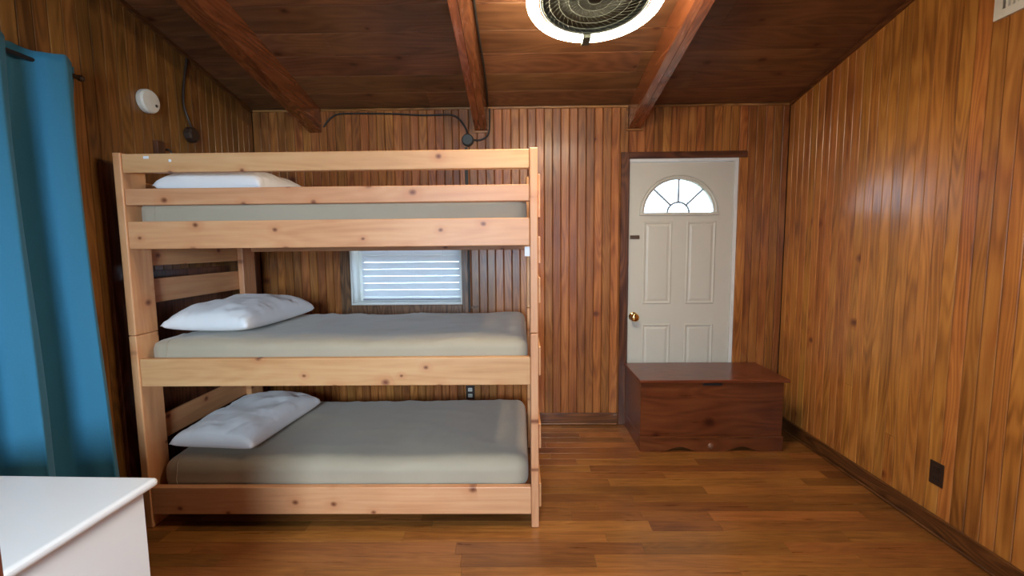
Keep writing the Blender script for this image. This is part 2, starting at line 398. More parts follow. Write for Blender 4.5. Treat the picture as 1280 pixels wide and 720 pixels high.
# baseboards
def base(name, dims, mat, parts_shoe):
    o = obj(name, box(*dims, bev=.004, seg=2), mat, kind='structure')
    obj('shoe_moulding', box(*parts_shoe, bev=.006, seg=3), mat, o)
base('baseboard_back', (XL+.001, DX0-.062, D-.016, D-.0005, .001, .094), TRIMX, (XL+.02, DX0-.062, D-.028, D-.0165, .001, .016))
base('baseboard_back_right', (DX1+.068, XR-.002, D-.016, D-.0005, .001, .094), TRIMX, (DX1+.068, XR-.03, D-.028, D-.0165, .001, .016))
base('baseboard_right', (XR-.016, XR-.0005, YB+.001, D-.018, .001, .094), TRIMY, (XR-.028, XR-.0165, YB+.001, D-.03, .001, .016))
base('baseboard_left', (XL+.0005, XL+.016, YB+.001, D-.018, .001, .094), TRIMY, (XL+.0165, XL+.028, YB+.001, D-.03, .001, .016))

# ------------------------------------------------------------ window in the back wall
win = obj('window_1', (lambda bm: (box(WX0, WX0+.012, D-.004, D+.20, WZ0, WZ1, bm=bm), box(WX1-.012, WX1, D-.004, D+.20, WZ0, WZ1, bm=bm),
     box(WX0+.012, WX1-.012, D-.004, D+.20, WZ0, WZ0+.012, bm=bm), box(WX0+.012, WX1-.012, D-.004, D+.20, WZ1-.012, WZ1, bm=bm), bm)[-1])(bmesh.new()), JWHITE, kind='structure')
for nm, dm, mt in (('casing_side', (WX0-.075, WX0-.001, D-.018, D-.0005, WZ0-.075, WZ1+.075), GREYW), ('casing_side', (WX1+.001, WX1+.05, D-.018, D-.0005, WZ0-.075, WZ1+.075), GREYW),
                   ('casing_top', (WX0, WX1, D-.018, D-.0005, WZ1+.001, WZ1+.075), GREYW), ('casing_bottom', (WX0, WX1, D-.018, D-.0005, WZ0-.075, WZ0-.001), GREYW)):
    obj(nm, box(*dm, bev=.003, seg=1), mt, win)
bm = bmesh.new(); fy0, fy1 = D+.165, D+.195
for d in ((WX0+.0125, WX0+.045, fy0, fy1, WZ0+.0125, WZ1-.0125), (WX1-.045, WX1-.0125, fy0, fy1, WZ0+.0125, WZ1-.0125), (WX0+.045, WX1-.045, fy0, fy1, WZ0+.0125, WZ0+.045),
          (WX0+.045, WX1-.045, fy0, fy1, WZ1-.045, WZ1-.0125), (WX0+.045, WX1-.045, fy0, fy1, 1.345, 1.375)): box(*d, bm=bm)
obj('sash', bm, JWHITE, win)
for z0, z1 in ((WZ0+.045, 1.345), (1.375, WZ1-.045)): obj('pane', box(WX0+.045, WX1-.045, D+.178, D+.182, z0, z1), GLASS, win)
# venetian blind inside the recess
bl = thing('window_blind', 'white horizontal slat blind lowered in the small window behind the bunk bed', 'blind', (-.86, D+.12, WZ1-.04))
B('head_rail', (WX0+.05, WX1-.014, D+.10, D+.145, WZ1-.055, WZ1-.014), BLINDW, bl)
zz = WZ0+.078; 
while zz < WZ1-.06:
    c, s = math.cos(math.radians(82)), math.sin(math.radians(82)); hw = .0268
    y0, z0 = D+.122-hw*c, zz+hw*s
    at(strip('slat', (WX0+.05, y0, z0), (WX1-WX0-.066, 0, 0), (0, 2*hw*c, -2*hw*s), (0, -.0028*s, -.0028*c), BLINDW, None, ch=.0008), bl)
    zz += .0555
B('bottom_rail', (WX0+.05, WX1-.016, D+.112, D+.134, WZ0+.022, WZ0+.036), BLINDB, bl)
for fx in (.25, .52, .80):
    X = WX0+.05+(WX1-WX0-.066)*fx
    at(obj('cord', tube([(X, D+.108, WZ0+.036), (X, D+.108, WZ1-.055)], .0012, seg=5), BLINDW), bl)

# ------------------------------------------------------------ door in the back wall
door = obj('door_1', (lambda bm: (box(DX0, DX0+.007, D-.002, D+.14, .0, DZ, bm=bm), box(DX1-.024, DX1, D-.002, D+.14, 0, DZ, bm=bm), box(DX0+.007, DX1-.024, D-.002, D+.14, DZ-.022, DZ, bm=bm), bm)[-1])(bmesh.new()), JWHITE, kind='structure')
obj('casing_side', box(DX0-.058, DX0-.001, D-.020, D-.0005, .001, DZ+.048, bev=.003, seg=1), CASEW, door, label='dark brown casing left of the door')
obj('casing_top', box(DX0, DX1+.055, D-.020, D-.0005, DZ+.001, DZ+.048, bev=.003, seg=1), CASEWX, door, label='dark brown casing above the door')
obj('casing_side', box(DX1+.001, DX1+.065, D-.016, D-.0005, .001, DZ, bev=.003, seg=1), WALLB, door, label='orange-brown board casing right of the door')
obj('casing_lip', box(DX0-.001, DX0+.004, D-.030, D-.0205, .001, DZ+.002), CASEW, door)
LX0, LX1, LZ = .841, 1.629, 2.030
yd = D+.012          # leaf front face
fcx, fcz, fr = 1.223, 1.657, .262
# leaf: front face polygon with half-round hole and recessed panels
def leaf():
    bm = bmesh.new()
    hole = [(fcx+fr*math.cos(a), fcz+fr*.94*math.sin(a)) for a in [PI*i/24 for i in range(25)]]
    outer_top = []
    # front/back faces built as strips round the arch
    for yy, flip in ((yd, 1), (yd+.04, 0)):
        arc = [bm.verts.new((x, yy, z)) for x, z in hole]
        proj_ = []
        for i in range(25):
            a = PI*i/24; dx, dz = math.cos(a), math.sin(a)
            tt = min((LX1-fcx)/dx if dx > 1e-6 else 9, (fcx-LX0)/-dx if dx < -1e-6 else 9, (LZ-fcz)/dz if dz > 1e-6 else 9)
            proj_.append(bm.verts.new((fcx+dx*tt, yy, fcz+dz*tt)))
        ctr = bm.verts.new((LX1, yy, LZ)); ctl = bm.verts.new((LX0, yy, LZ))
        for i in range(24):
            p, q = proj_[i], proj_[i+1]
            f = [arc[i], p, q, arc[i+1]]
            if abs(p.co.x-LX1) < 1e-6 and abs(q.co.x-LX1) > 1e-6: f = [arc[i], p, ctr, q, arc[i+1]]
            if abs(q.co.x-LX0) < 1e-6 and abs(p.co.x-LX0) > 1e-6: f = [arc[i], p, ctl, q, arc[i+1]]
            bm.faces.new(f)
        bl_, br_ = bm.verts.new((LX0, yy, .012)), bm.verts.new((LX1, yy, .012))
        bm.faces.new([proj_[0], arc[0], arc[24], proj_[24], bl_, br_])
        outer_top.append((arc, proj_, ctr, ctl, bl_, br_))
    A, Bk = outer_top
    for i in range(24): bm.faces.new((A[0][i], A[0][i+1], Bk[0][i+1], Bk[0][i]))
    bm.faces.new((A[0][24], A[0][0], Bk[0][0], Bk[0][24]))
    ring = lambda S_: [S_[5], S_[1][0], S_[2], S_[3], S_[1][24], S_[4]]
    a_, b_ = ring(A), ring(Bk)
    for i in range(6): bm.faces.new((a_[i], a_[(i+1) % 6], b_[(i+1) % 6], b_[i]))
    return bm
lf = obj('door_leaf', leaf(), DWHITE, door)
def panel(x0, x1, z0, z1):
    """embossed frame round a raised field"""
    bm = bmesh.new()
    levels = [(0, .0), (.007, -.006), (.016, -.006), (.026, .0015), (.030, .0015)]
    rings = []
    for ins, dep in levels:
        rings.append([bm.verts.new(p) for p in ((x0+ins, yd-.0012+(-dep if dep < 0 else -dep), z0+ins), (x1-ins, yd-.0012-dep, z0+ins), (x1-ins, yd-.0012-dep, z1-ins), (x0+ins, yd-.0012-dep, z1-ins))])
    return bm, rings
def raised_panel(x0, x1, z0, z1):
    bm = bmesh.new(); rings = []
    for ins, out in ((0, .0002), (.006, .005), (.012, .005), (.020, .0006), (.026, .0006), (.040, .0045)):
        rings.append([bm.verts.new((x, yd-out, z)) for x, z in ((x0+ins, z0+ins), (x1-ins, z0+ins), (x1-ins, z1-ins), (x0+ins, z1-ins))])
    for a, b_ in zip(rings, rings[1:]):
        for i in range(4): bm.faces.new((a[i], a[(i+1) % 4], b_[(i+1) % 4], b_[i]))
    bm.faces.new(rings[-1])
    return obj('panel', bm, DWHITE, lf)
for x0, x1 in ((.955, 1.176), (1.284, 1.508)):
    raised_panel(x0, x1, .955, 1.590); raised_panel(x0, x1, .18, .800)
# fanlight moulding, muntins and panes
def arcpts(r, n=28, y=yd-.004, a0=0, a1=PI): return [(fcx+r*math.cos(a0+(a1-a0)*i/n), y, fcz+r*.94*math.sin(a0+(a1-a0)*i/n)) for i in range(n+1)]
bm = tube(arcpts(fr+.020), .009, seg=8); tube(arcpts(fr+.036, y=yd-.001), .005, bm=bm, seg=6)
box(fcx-fr-.04, fcx+fr+.04, yd-.012, yd-.0002, fcz-.022, fcz-.001, bev=.004, bm=bm)
obj('fanlight_moulding', bm, DWHITE, lf, smooth=False)
MUNT = plain('muntin_grey', (.36, .42, .46), .6)
bm = tube(arcpts(.082, y=yd+.018), .0085, seg=6)
for a in (45, 90, 135):
    a = math.radians(a); r0, r1 = .082, fr
    tube([(fcx+r0*math.cos(a), yd+.018, fcz+r0*.94*math.sin(a)), (fcx+r1*math.cos(a), yd+.018, fcz+r1*.94*math.sin(a))], .0085, bm=bm, seg=6)
obj('muntin', bm, MUNT, lf)
def sector(r0, r1, a0, a1):
    bm = bmesh.new(); n = 8; f = []
    for yy in (yd+.022, yd+.026):
        ring = [bm.verts.new((fcx+r1*math.cos(a0+(a1-a0)*i/n), yy, fcz+r1*.94*math.sin(a0+(a1-a0)*i/n))) for i in range(n+1)]
        if r0 > 0: ring += [bm.verts.new((fcx+r0*math.cos(a1+(a0-a1)*i/n), yy, fcz+r0*.94*math.sin(a1+(a0-a1)*i/n))) for i in range(n+1)]
        f.append(ring)
    bm.faces.new(f[0]); bm.faces.new(f[1][::-1]); m = len(f[0])
    for i in range(m): bm.faces.new((f[0][i], f[0][(i+1) % m], f[1][(i+1) % m], f[1][i]))
    return bm
for a0, a1 in ((0, 45), (45, 90), (90, 135), (135, 180)): obj('pane', sector(.082, fr-.001, math.radians(a0), math.radians(a1)), GLASS, lf)
obj('pane', sector(0, .082, 0, PI), GLASS, lf)
m4 = frame_to((.890, yd-.0002, .858), (0, -1, 0))
obj('knob', lathe([(0, -.0), (.036, 0), (.036, .004), (.032, .008), (.013, .012), (.012, .026), (.025, .032), (.033, .044), (.032, .058), (.021, .067), (0, .069)], m4), BRASS, lf, smooth=True, label='polished brass round door knob')
obj('latch_plate', box(.854, .926, yd-.012, yd-.0003, 1.458, 1.486, bev=.003), BRONZE, lf, label='dull bronze latch above the knob')
for z in (1.80, .92, .25):
    bm = box(1.6305, 1.648, D-.005, D+.004, z-.045, z+.045, bev=.001, seg=1)
    tube([(1.6345, D-.006, z-.045), (1.6345, D-.006, z+.045)], .005, bm=bm)
    obj('hinge', bm, JWHITE, door)
obj('threshold', box(DX0+.007, DX1-.024, D+.0, D+.13, .0005, .010, bev=.002), BRONZE, door)

# upright dark boards of a casing on the left wall, between curtain and bunk bed
t5 = B('trim_5', (XL+.0006, XL+.020, 2.150, 2.225, .096, 1.832), CASEW, kind='structure')
B('trim_6', (XL+.0006, XL+.012, 2.226, 3.05, .096, 1.30), CASEW, kind='structure')

# rear window (behind the camera) where the daylight enters
rw = obj('window_2', (lambda bm: (box(RW0, RW0+.03, YB-.12, YB+.01, RZ0, RZ1, bm=bm), box(RW1-.03, RW1, YB-.12, YB+.01, RZ0, RZ1, bm=bm), box(RW0, RW1, YB-.12, YB+.01, RZ0, RZ0+.03, bm=bm),
     box(RW0, RW1, YB-.12, YB+.01, RZ1-.03, RZ1, bm=bm), box(-.44, -.40, YB-.09, YB-.06, RZ0, RZ1, bm=bm), bm)[-1])(bmesh.new()), JWHITE, kind='structure')
obj('pane', box(RW0+.03, RW1-.03, YB-.08, YB-.076, RZ0+.03, RZ1-.03), GLASS, rw)

# ------------------------------------------------------------ triple bunk bed
X0, X1, YF = -1.913, .093, 2.136
PT = .038; PD = .14; YBK = 3.168
bed = thing('triple_bunk_bed', 'tall three-tier bunk bed of pale knotty pine boards standing by the back wall', 'bunk bed', (X0, YF, 0))
def post(x0, yy, z0, z1, n='post'): B(n, (x0, x0+PT, yy, yy+PD, z0, z1), PINEZ, bed, bev=.005, seg=2)
ZT = 1.872
for x0 in (X0, X1-PT):
    for yy in (YF, YBK-PD):
        post(x0, yy, .001, .993); post(x0, yy, .995, ZT)
def rail(z0, z1, yy, n='rail', th=.036): B(n, (X0+PT+.001, X1-PT-.001, yy, yy+th, z0, z1), PINEX, bed, bev=.004, seg=2)
for z0, z1, n in ((1.778, 1.866, 'guard_rail'), (1.626, 1.704, 'guard_rail'), (1.417, 1.549, 'rail'), (.737, .876, 'rail'), (.069, .2115, 'rail')):
    rail(z0, z1, YF+.006, n)
for z0, z1, n in ((1.70, 1.79, 'guard_rail'), (1.39, 1.549, 'rail'), (.737, .876, 'rail'), (.069, .2115, 'rail')):
    rail(z0, z1, YBK-.045, n)
EZ = [(1.55, 1.755), (1.33, 1.46), (1.136, 1.262), (.775, .92), (.40, .53), (.09, .215)]
for z0, z1 in EZ:
    B('end_rail', (X0-.021, X0-.001, YF+.035, YBK-.01, z0, z1), PINEY, bed, bev=.003, seg=1)
    B('end_rail', (X1+.001, X1+.013, YF+.035, YBK-.01, z0, z1), PINEY, bed, bev=.003, seg=1)
for zl in (1.435, .757, .09):
    for yy in (YF+.043, YBK-.067): B('ledger', (X0+PT+.002, X1-PT-.002, yy, yy+.02, zl, zl+.035), PINEX, bed, bev=.002)
    for i in range(11):
        xx = X0+.06+i*.178
        B('slat', (xx, xx+.085, YF+.044, YBK-.047, zl+.036, zl+.054), PINEY, bed, bev=.002)
B('paper_tag', (.030, .0545, YF+.012, YF+.0135, 1.366, 1.412), TAGM, bed, bev=0, label='small white paper tag on the right post')
for x_, z_, w_ in ((-1.768, 1.842, .026), (-1.648, 1.826, .012)):
    B('paint_fleck', (x_, x_+w_, YF+.0048, YF+.0059, z_, z_+.012), TAGM, bed, bev=0, label='white paint fleck on the top guard rail')

# mattresses and pillows ---------------------------------------------------
def mattress(x0, x1, y0, y1, z0, z1, seed, label, r=.055):
    bm = bmesh.new(); bmesh.ops.create_cube(bm, size=1)
    ctr = Vector(((x0+x1)/2, (y0+y1)/2, (z0+z1)/2)); h = Vector(((x1-x0)/2, (y1-y0)/2, (z1-z0)/2))
    bmesh.ops.subdivide_edges(bm, edges=bm.edges[:], cuts=46, use_grid_fill=True)
    r = min(r, h.z*.98)
    for v in bm.verts:
        q = v.co*2
        # denser rows near the borders
        q = Vector([math.copysign(1-(1-abs(c))**1.35, c) if i < 2 else c for i, c in enumerate(q)])
        p = Vector((q.x*h.x, q.y*h.y, q.z*h.z))
        inn = Vector([max(-a+r, min(a-r, c)) for c, a in zip(p, h)]); d = p-inn
        if d.length > 1e-6: p = inn+d.normalized()*r
        P = p+ctr
        top = max(0, p.z/h.z)
        edge = 1-max(abs(p.x/h.x), abs(p.y/h.y))
        n1 = noise.noise(Vector((P.x*2.2+seed, P.y*3, seed)))*.010
        ridg = abs(noise.noise(Vector((P.x*5+seed*3, P.y*4+P.x*2, P.z*2+seed))))
        ridg = (max(0, .10-ridg)/.10)**1.4*.008
        fine = noise.noise(Vector((P.x*14+seed, P.y*11, P.z*9)))*.0022
        p.z += (n1+ridg+fine)*top - .010*top*(1-min(1, edge*3))
        p.y += noise.noise(Vector((P.x*6, P.z*9, seed+5)))*.004
        sag = -.006*math.exp(-((P.x+.9)/.7)**2)*top; p.z += sag
        v.co = p+ctr
    o = obj('mattress', bm, SHEET, smooth=True); tag(o, label, 'mattress', 'mattresses in grey sheets')
    # hem line of the fitted sheet near the head end
    hx = x0+.095
    pts = [(hx+.004*math.sin(k), y0-.0015+(.0 if z_ < z1-r else r*(1-math.sqrt(max(0, 1-((z_-z1+r)/r)**2)))), z_-.001) for k, z_ in enumerate([z0+.02+(z1-z0-.026)*i/12 for i in range(13)])]
    obj('sheet_hem', tube(pts, .0022, seg=5), SHEET, o)
    return o
mx0, mx1, my0, my1 = X0+PT+.012, X1-PT-.012, YF+.048, YBK-.052
mattress(mx0, mx1, my0, my1, 1.492, 1.668, 3, 'mattress in a grey sheet on the top bunk, behind the guard rails')
mattress(mx0, mx1, my0, my1, .815, .966, 11, 'mattress in a grey sheet on the middle bunk, below the window')
mattress(mx0, mx1, my0, my1, .147, .345, 23, 'mattress in a grey sheet on the bottom bunk, close to the floor', r=.075)
def pillow(cx, cy, z, a, b_, t, rz, tilt, seed, label, roll=0):
    bm = bmesh.new(); n = 44; top = {}; bot = {}
    for i in range(n+1):
        for j in range(n+1):
            u, v = -1+2*i/n, -1+2*j/n
            u = math.copysign(abs(u)**.8, u); v = math.copysign(abs(v)**.8, v)
            x = a*u*(1-.07*(1-v*v)*abs(u)); y_ = b_*v*(1-.05*(1-u*u)*abs(v))
            k = max(0, (1-abs(u)**2.6))**.34*max(0, (1-abs(v)**2.6))**.34
            wr_ = noise.noise(Vector((u*2.4+seed, v*3.1, seed)))*.02*k
            # creases running in from the corners and the seams
            e = max(abs(u), abs(v))
            cr_ = (max(0, .15-abs(noise.noise(Vector((u*1.1+v*.5+seed, v*4.6-u*1.2, seed*2)))))/.15)**1.6*.008*(.3+e)*min(1, k*3)+(max(0, .12-abs(noise.noise(Vector((u*5.0, v*1.3+u, seed*3)))))/.12)**1.6*.004*min(1, k*3)
            h_ = t*k
            border = (i in (0, n) or j in (0, n))
            pt = bm.verts.new((x, y_, h_+wr_-cr_ if not border else noise.noise(Vector((u*4, v*4, seed)))*.006)); top[i, j] = pt
            bot[i, j] = pt if border else bm.verts.new((x, y_, -h_*.42))
    for i in range(n):
        for j in range(n):
            bm.faces.new((top[i, j], top[i+1, j], top[i+1, j+1], top[i, j+1]))
            if len({bot[i, j], bot[i+1, j], bot[i+1, j+1], bot[i, j+1]}) == 4:
                try: bm.faces.new((bot[i, j+1], bot[i+1, j+1], bot[i+1, j], bot[i, j]))
                except ValueError: pass
    M = Matrix.Translation((cx, cy, z)) @ Matrix.Rotation(rz, 4, 'Z') @ Matrix.Rotation(tilt, 4, 'X') @ Matrix.Rotation(roll, 4, 'Y')
    bmesh.ops.transform(bm, matrix=M, verts=bm.verts[:])
    o = obj('pillow', bm, PILLOW, smooth=True)
    return tag(o, label, 'pillow', 'white pillows on the bunks')
pillow(-1.592, 2.580, 1.021, .232, .345, .118, -.06, .0, 2.0, 'white pillow at the left end of the middle bunk')
pillow(-1.575, 2.555, .398, .232, .345, .115, -.09, .0, 7.7, 'white pillow at the left end of the bottom bunk')
pillow(-1.560, 2.570, 1.728, .260, .335, .122, .05, .0, 15.2, 'white pillow at the left end of the top bunk, half hidden by guard rails')

# ------------------------------------------------------------ chest below the door
CX0, CX1, CYF, CYB = .826, 1.790, 2.976, 3.420
chest = thing('blanket_chest', 'reddish-brown wooden blanket chest with scalloped base in front of the white door', 'chest', (CX0, CYF, 0))
B('body', (CX0, CX1, CYF+.006, CYB, .104, .478), CHESTX, chest, bev=.003)
B('lid', (CX0-.014, CX1+.032, CYF-.012, CYB+.006, .480, .502), CHESTX, chest, bev=.005, seg=2)
B('base_moulding', (CX0-.002, CX1+.002, CYF-.012, CYB, .0962, .106), CHESTX, chest, bev=.002)
def apron():
    bm = bmesh.new(); n = 80; yy = CYF-.006; pts = []
    def zb(x):
        for c in (1.095, 1.515):
            t_ = abs(x-c)/.125
            if t_ < 1: return .002+.032*(math.cos(t_*PI)+1)/2
        return .002+(.0 if abs(x-1.305) > .085 else .004*(1-math.cos((1-abs(x-1.305)/.085)*PI))/2*0)
    f = []
    for y_ in (yy, yy+.02):
        lo = [bm.verts.new((CX0-.002+(CX1-CX0+.004)*i/n, y_, zb(CX0+(CX1-CX0)*i/n))) for i in range(n+1)]
        hi = [bm.verts.new((CX0-.002+(CX1-CX0+.004)*i/n, y_, .096)) for i in range(n+1)]
        f.append((lo, hi))
    for i in range(n):
        bm.faces.new((f[0][0][i], f[0][0][i+1], f[0][1][i+1], f[0][1][i])); bm.faces.new((f[1][0][i+1], f[1][0][i], f[1][1][i], f[1][1][i+1]))
        bm.faces.new((f[0][0][i+1], f[0][0][i], f[1][0][i], f[1][0][i+1])); bm.faces.new((f[0][1][i], f[0][1][i+1], f[1][1][i+1], f[1][1][i]))
    for i in (0, n): bm.faces.new((f[0][0][i], f[0][1][i], f[1][1][i], f[1][0][i]))
    return bm
at(obj('scalloped_base', apron(), CHESTX), chest)
for x_ in (CX0-.002, CX1-.018): B('side_base', (x_, x_+.02, CYF+.0145, CYB, .002, .0955), CHESTX, chest, bev=.001)
B('finger_notch', (1.242, 1.372, CYF-.004, CYF+.0055, .462, .4795), SLOTM, chest, bev=.003, label='dark finger notch under the lid')
at(obj('boss', lathe([(.020, 0), (.020, .004), (.014, .010), (0, .012)], frame_to((1.302, CYF-.0062, .040), (0, -1, 0)), seg=16), plain('worn_boss', (.20, .085, .045), .5), smooth=True, label='small worn round boss in the middle of the base'), chest)

# ------------------------------------------------------------ white dresser, lower left corner
dr = thing('white_dresser', 'white dresser with rounded top edge, in front of the blue curtain', 'dresser', (-1.45, .95, 0))
tx0, tx1, ty0, ty1, tzt = -1.765, -.990, .755, 1.168, .800
bm = box(tx0, tx1, ty0, ty1, tzt-.024, tzt, bev=.011, seg=4)
at(obj('top', bm, DRESS), dr)
for p in bpy.data.objects['top'].data.polygons: p.use_smooth = False
B('body', (tx0+.02, tx1-.03, ty0+.03, ty1-.02, .05, tzt-.0245), DRESS, dr, bev=.002)
B('plinth', (tx0+.03, tx1-.04, ty0+.05, ty1-.03, .001, .0495), DRESS, dr, bev=.001)
for i in range(3):
    z0 = .075+i*.23
    d_ = B('drawer', (tx0+.03, tx1-.04, ty0+.012, ty0+.0295, z0, z0+.215), DRESS, dr, bev=.003, seg=2)
    for xx in (tx0+.22, tx1-.23):
        obj('knob', lathe([(.006, 0), (.006, .012), (.014, .018), (.012, .026), (0, .028)], frame_to((xx, ty0+.0118, z0+.107), (0, -1, 0)), seg=14), NICKEL, d_, smooth=True)
dr.rotation_euler = (0, 0, math.radians(-1.6))
# reddish wooden upright at the very corner of the picture
pst = B('wooden_post', (-.790, -.7495, .560, .600, .001, 1.06), POSTW, bev=.006, seg=2)
tag(pst, 'reddish-brown wooden upright at the bottom left corner, in front of the dresser', 'post')

# ------------------------------------------------------------ curtain on its rod
cur = thing('blue_curtain', 'long teal blue grommet curtain hanging in deep folds on the left wall', 'curtain', (-1.89, 1.5, 2.2))
def curtain():
    bm = bmesh.new(); nu, nz = 260, 60; y0, y1 = .62, 1.985; lam = .245; rows_ = []
    for k in range(nz+1):
        t_ = k/nz; z = 2.195+(.02-2.195)*t_; row = []
        amp = .060+.026*t_-.018*max(0, 1-t_*6)
        for i in range(nu+1):
            s = i/nu; yy = y0+(y1-y0)*s
            ph = 2*PI*(yy-1.865)/lam+PI/2
            w_ = math.sin(ph+.35*noise.noise(Vector((yy*2, t_*1.5, 3)))*t_*3)
            xx = -1.888+.020*max(0, 1-t_*6)+amp*math.copysign(abs(w_)**.55, w_)+.012*noise.noise(Vector((yy*5, t_*3, 1)))*t_
            ysh = .026*math.sin(2*ph)*(.4+.6*t_)*.8 + .02*t_*noise.noise(Vector((yy*3, t_*2, 9)))
            ysh += .035*t_**2*max(0, (s-.8)/.2); zz_ = z - (.006*math.cos(2*ph) if k == 0 else 0)
            row.append(bm.verts.new((xx, yy+ysh, zz_)))
        rows_.append(row)
    for k in range(nz):
        for i in range(nu): bm.faces.new((rows_[k][i], rows_[k][i+1], rows_[k+1][i+1], rows_[k+1][i]))
    return bm
co = obj('cloth', curtain(), CURT, smooth=True); at(co, cur)
sol = co.modifiers.new('thickness', 'SOLIDIFY'); sol.thickness = .002
yy = 1.928
gi = 0
while yy > .65:
    sgn = 1 if gi % 2 == 0 else -1
    m4 = frame_to((-1.888, yy, 2.155), (sgn*.35, 1, 0))
    bm = lathe([(.020, -.004), (.032, -.004), (.034, 0), (.032, .004), (.020, .004), (.018, 0), (.020, -.004)], m4, seg=20)
    at(obj('grommet', bm, NICKEL, smooth=True), cur)
    yy -= .125; gi += 1
rod = thing('curtain_rod', 'thin dark curtain rod on the left wall carrying the teal curtain', 'rod', (-1.888, 1.3, 2.155))
at(obj('rod', tube([(-1.888, .55, 2.155), (-1.888, 1.978, 2.155)], .009, seg=12), RODM, smooth=True), rod)
at(obj('bracket', tube([(-1.888, 1.96, 2.155), (-1.93, 1.96, 2.145), (XL+.001, 1.96, 2.14)], .006, seg=8), RODM), rod)
at(obj('bracket', tube([(-1.888, .57, 2.155), (-1.93, .57, 2.145), (XL+.001, .57, 2.14)], .006, seg=8), RODM), rod)
at(obj('finial', lathe([(0, 0), (.012, .004), (.014, .014), (.010, .024), (0, .028)], frame_to((-1.888, 1.9785, 2.155), (0, 1, 0)), seg=14), RODM, smooth=True), rod)

# ------------------------------------------------------------ ring light fan
z0, rs = 2.20, .15
FC = Vector((.327, 1.965, z0+rs*(D-1.965)))
nrm = Vector((0, -rs, -1)).normalized()            # pointing down, square to the roof
ax = Vector((1, 0, 0)); ay = nrm.cross(ax).normalized()
FM = Matrix((ax, ay, nrm)).transposed().to_4x4(); FM.translation = FC
fan = thing('ring_light_fan', 'round wire-guarded ceiling fan with a glowing white light ring between two beams', 'ceiling fan', tuple(FC))
RI, RO = .236, .285
def led_arc(a0, a1):
    bm = bmesh.new(); n = 48; m = 12; rings = []
    for i in range(n+1):
        a = a0+(a1-a0)*i/n; rings.append([])
        for j in range(m):
            b_ = 2*PI*j/m; rr = (RI+RO)/2+(RO-RI)/2*math.cos(b_); hh = .011*math.sin(b_)
            rings[-1].append(bm.verts.new(FM @ Vector((rr*math.cos(a), rr*math.sin(a), hh))))
    for i in range(n):
        for j in range(m): bm.faces.new((rings[i][j], rings[i][(j+1) % m], rings[i+1][(j+1) % m], rings[i+1][j]))
    bm.faces.new(rings[0]); bm.faces.new(rings[-1][::-1])
    return bm
g_ = math.radians(3.2)
far = -PI/2 if (FM @ Vector((0, -1, 0))).y > FC.y else PI/2
for s in (0, 1):
    a0 = far+s*PI+g_; at(obj('light_ring', led_arc(a0, a0+PI-2*g_), LED, smooth=True, label='glowing half of the light ring'), fan)
for a in (far, far+PI):
    bm = bmesh.new(); n = 4
    p = FM @ Vector((.2585*math.cos(a), .2585*math.sin(a), 0))
    bmesh.ops.create_cube(bm, size=1, matrix=Matrix.Translation(p) @ FM.to_3x3().to_4x4() @ Matrix.Diagonal((.036, .064, .030, 1)))
    at(obj('ring_clip', bm, FANB), fan)
at(obj('housing', lathe([(0, -.322), (.085, -.322), (.09, -.315), (.09, -.17), (.15, -.150), (.19, -.145), (.226, -.055), (.229, -.002), (.222, -.002), (.220, -.050), (.17, -.110), (0, -.110)], FM, seg=48), FANH, smooth=True), fan)
at(obj('hub', lathe([(0, -.010), (.026, -.010), (.030, -.014), (.03, -.0215), (0, -.0215)], FM, seg=24), FANH, smooth=True), fan)
at(obj('inner_cover', lathe([(0, -.022), (.05, -.026), (.217, -.026), (.218, -.030), (0, -.031)], FM, seg=40), FANB, smooth=True), fan)
bm = bmesh.new()
for r_ in (.03, .07, .11, .15, .19, .218): tube([FM @ Vector((r_*math.cos(2*PI*i/40), r_*math.sin(2*PI*i/40), -.006+.004*(r_/.25))) for i in range(40)], .0013, bm=bm, seg=4, closed=True)
for k in range(44):
    a = 2*PI*k/44
    tube([FM @ Vector((r_*math.cos(a+1.1*(r_/.26)**1.2), r_*math.sin(a+1.1*(r_/.26)**1.2), -.006)) for r_ in [.03+.195*i/9 for i in range(10)]], .0012, bm=bm, seg=4)
at(obj('guard', bm, FANW), fan)

# ------------------------------------------------------------ small wall fittings
def wallplate(name, label, cat, loc, n, mat, sock):
    t_ = thing(name, label, cat, loc)
    nx = Vector(n); side = Vector((0, 0, 1)).cross(nx)
    M = Matrix((side, Vector((0, 0, 1)), nx)).transposed().to_4x4(); M.translation = Vector(loc)
    def pb(nm, sx, sz, d0, d1, cz, mt, bev):
        bm = box(-sx/2, sx/2, cz-sz/2, cz+sz/2, d0, d1, bev=bev, seg=2); bmesh.ops.transform(bm, matrix=M, verts=bm.verts[:]); return at(obj(nm, bm, mt), t_)
    pb('plate', .070, .114, .0005, .006, 0, mat, .002)
    for cz in (-.024, .024):
        s_ = pb('socket', .034, .028, .0062, .009, cz, sock, .003)
        for dx in (-.007, .007):
            bm = box(dx-.0012, dx+.0012, cz-.004, cz+.006, .0092, .0098); bmesh.ops.transform(bm, matrix=M, verts=bm.verts[:])
            o = obj('slot', bm, SLOTM); o.parent = s_
    return t_
wallplate('wall_outlet', 'dark brown double outlet low on the right wall', 'outlet', (XR, 2.108, .297), (-1, 0, 0), BROWNP, BROWNP)
wallplate('wall_outlet', 'dark outlet with ivory sockets on the back wall behind the bottom bunk', 'outlet', (-.390, D, .262), (0, -1, 0), BROWNP, IVORY)
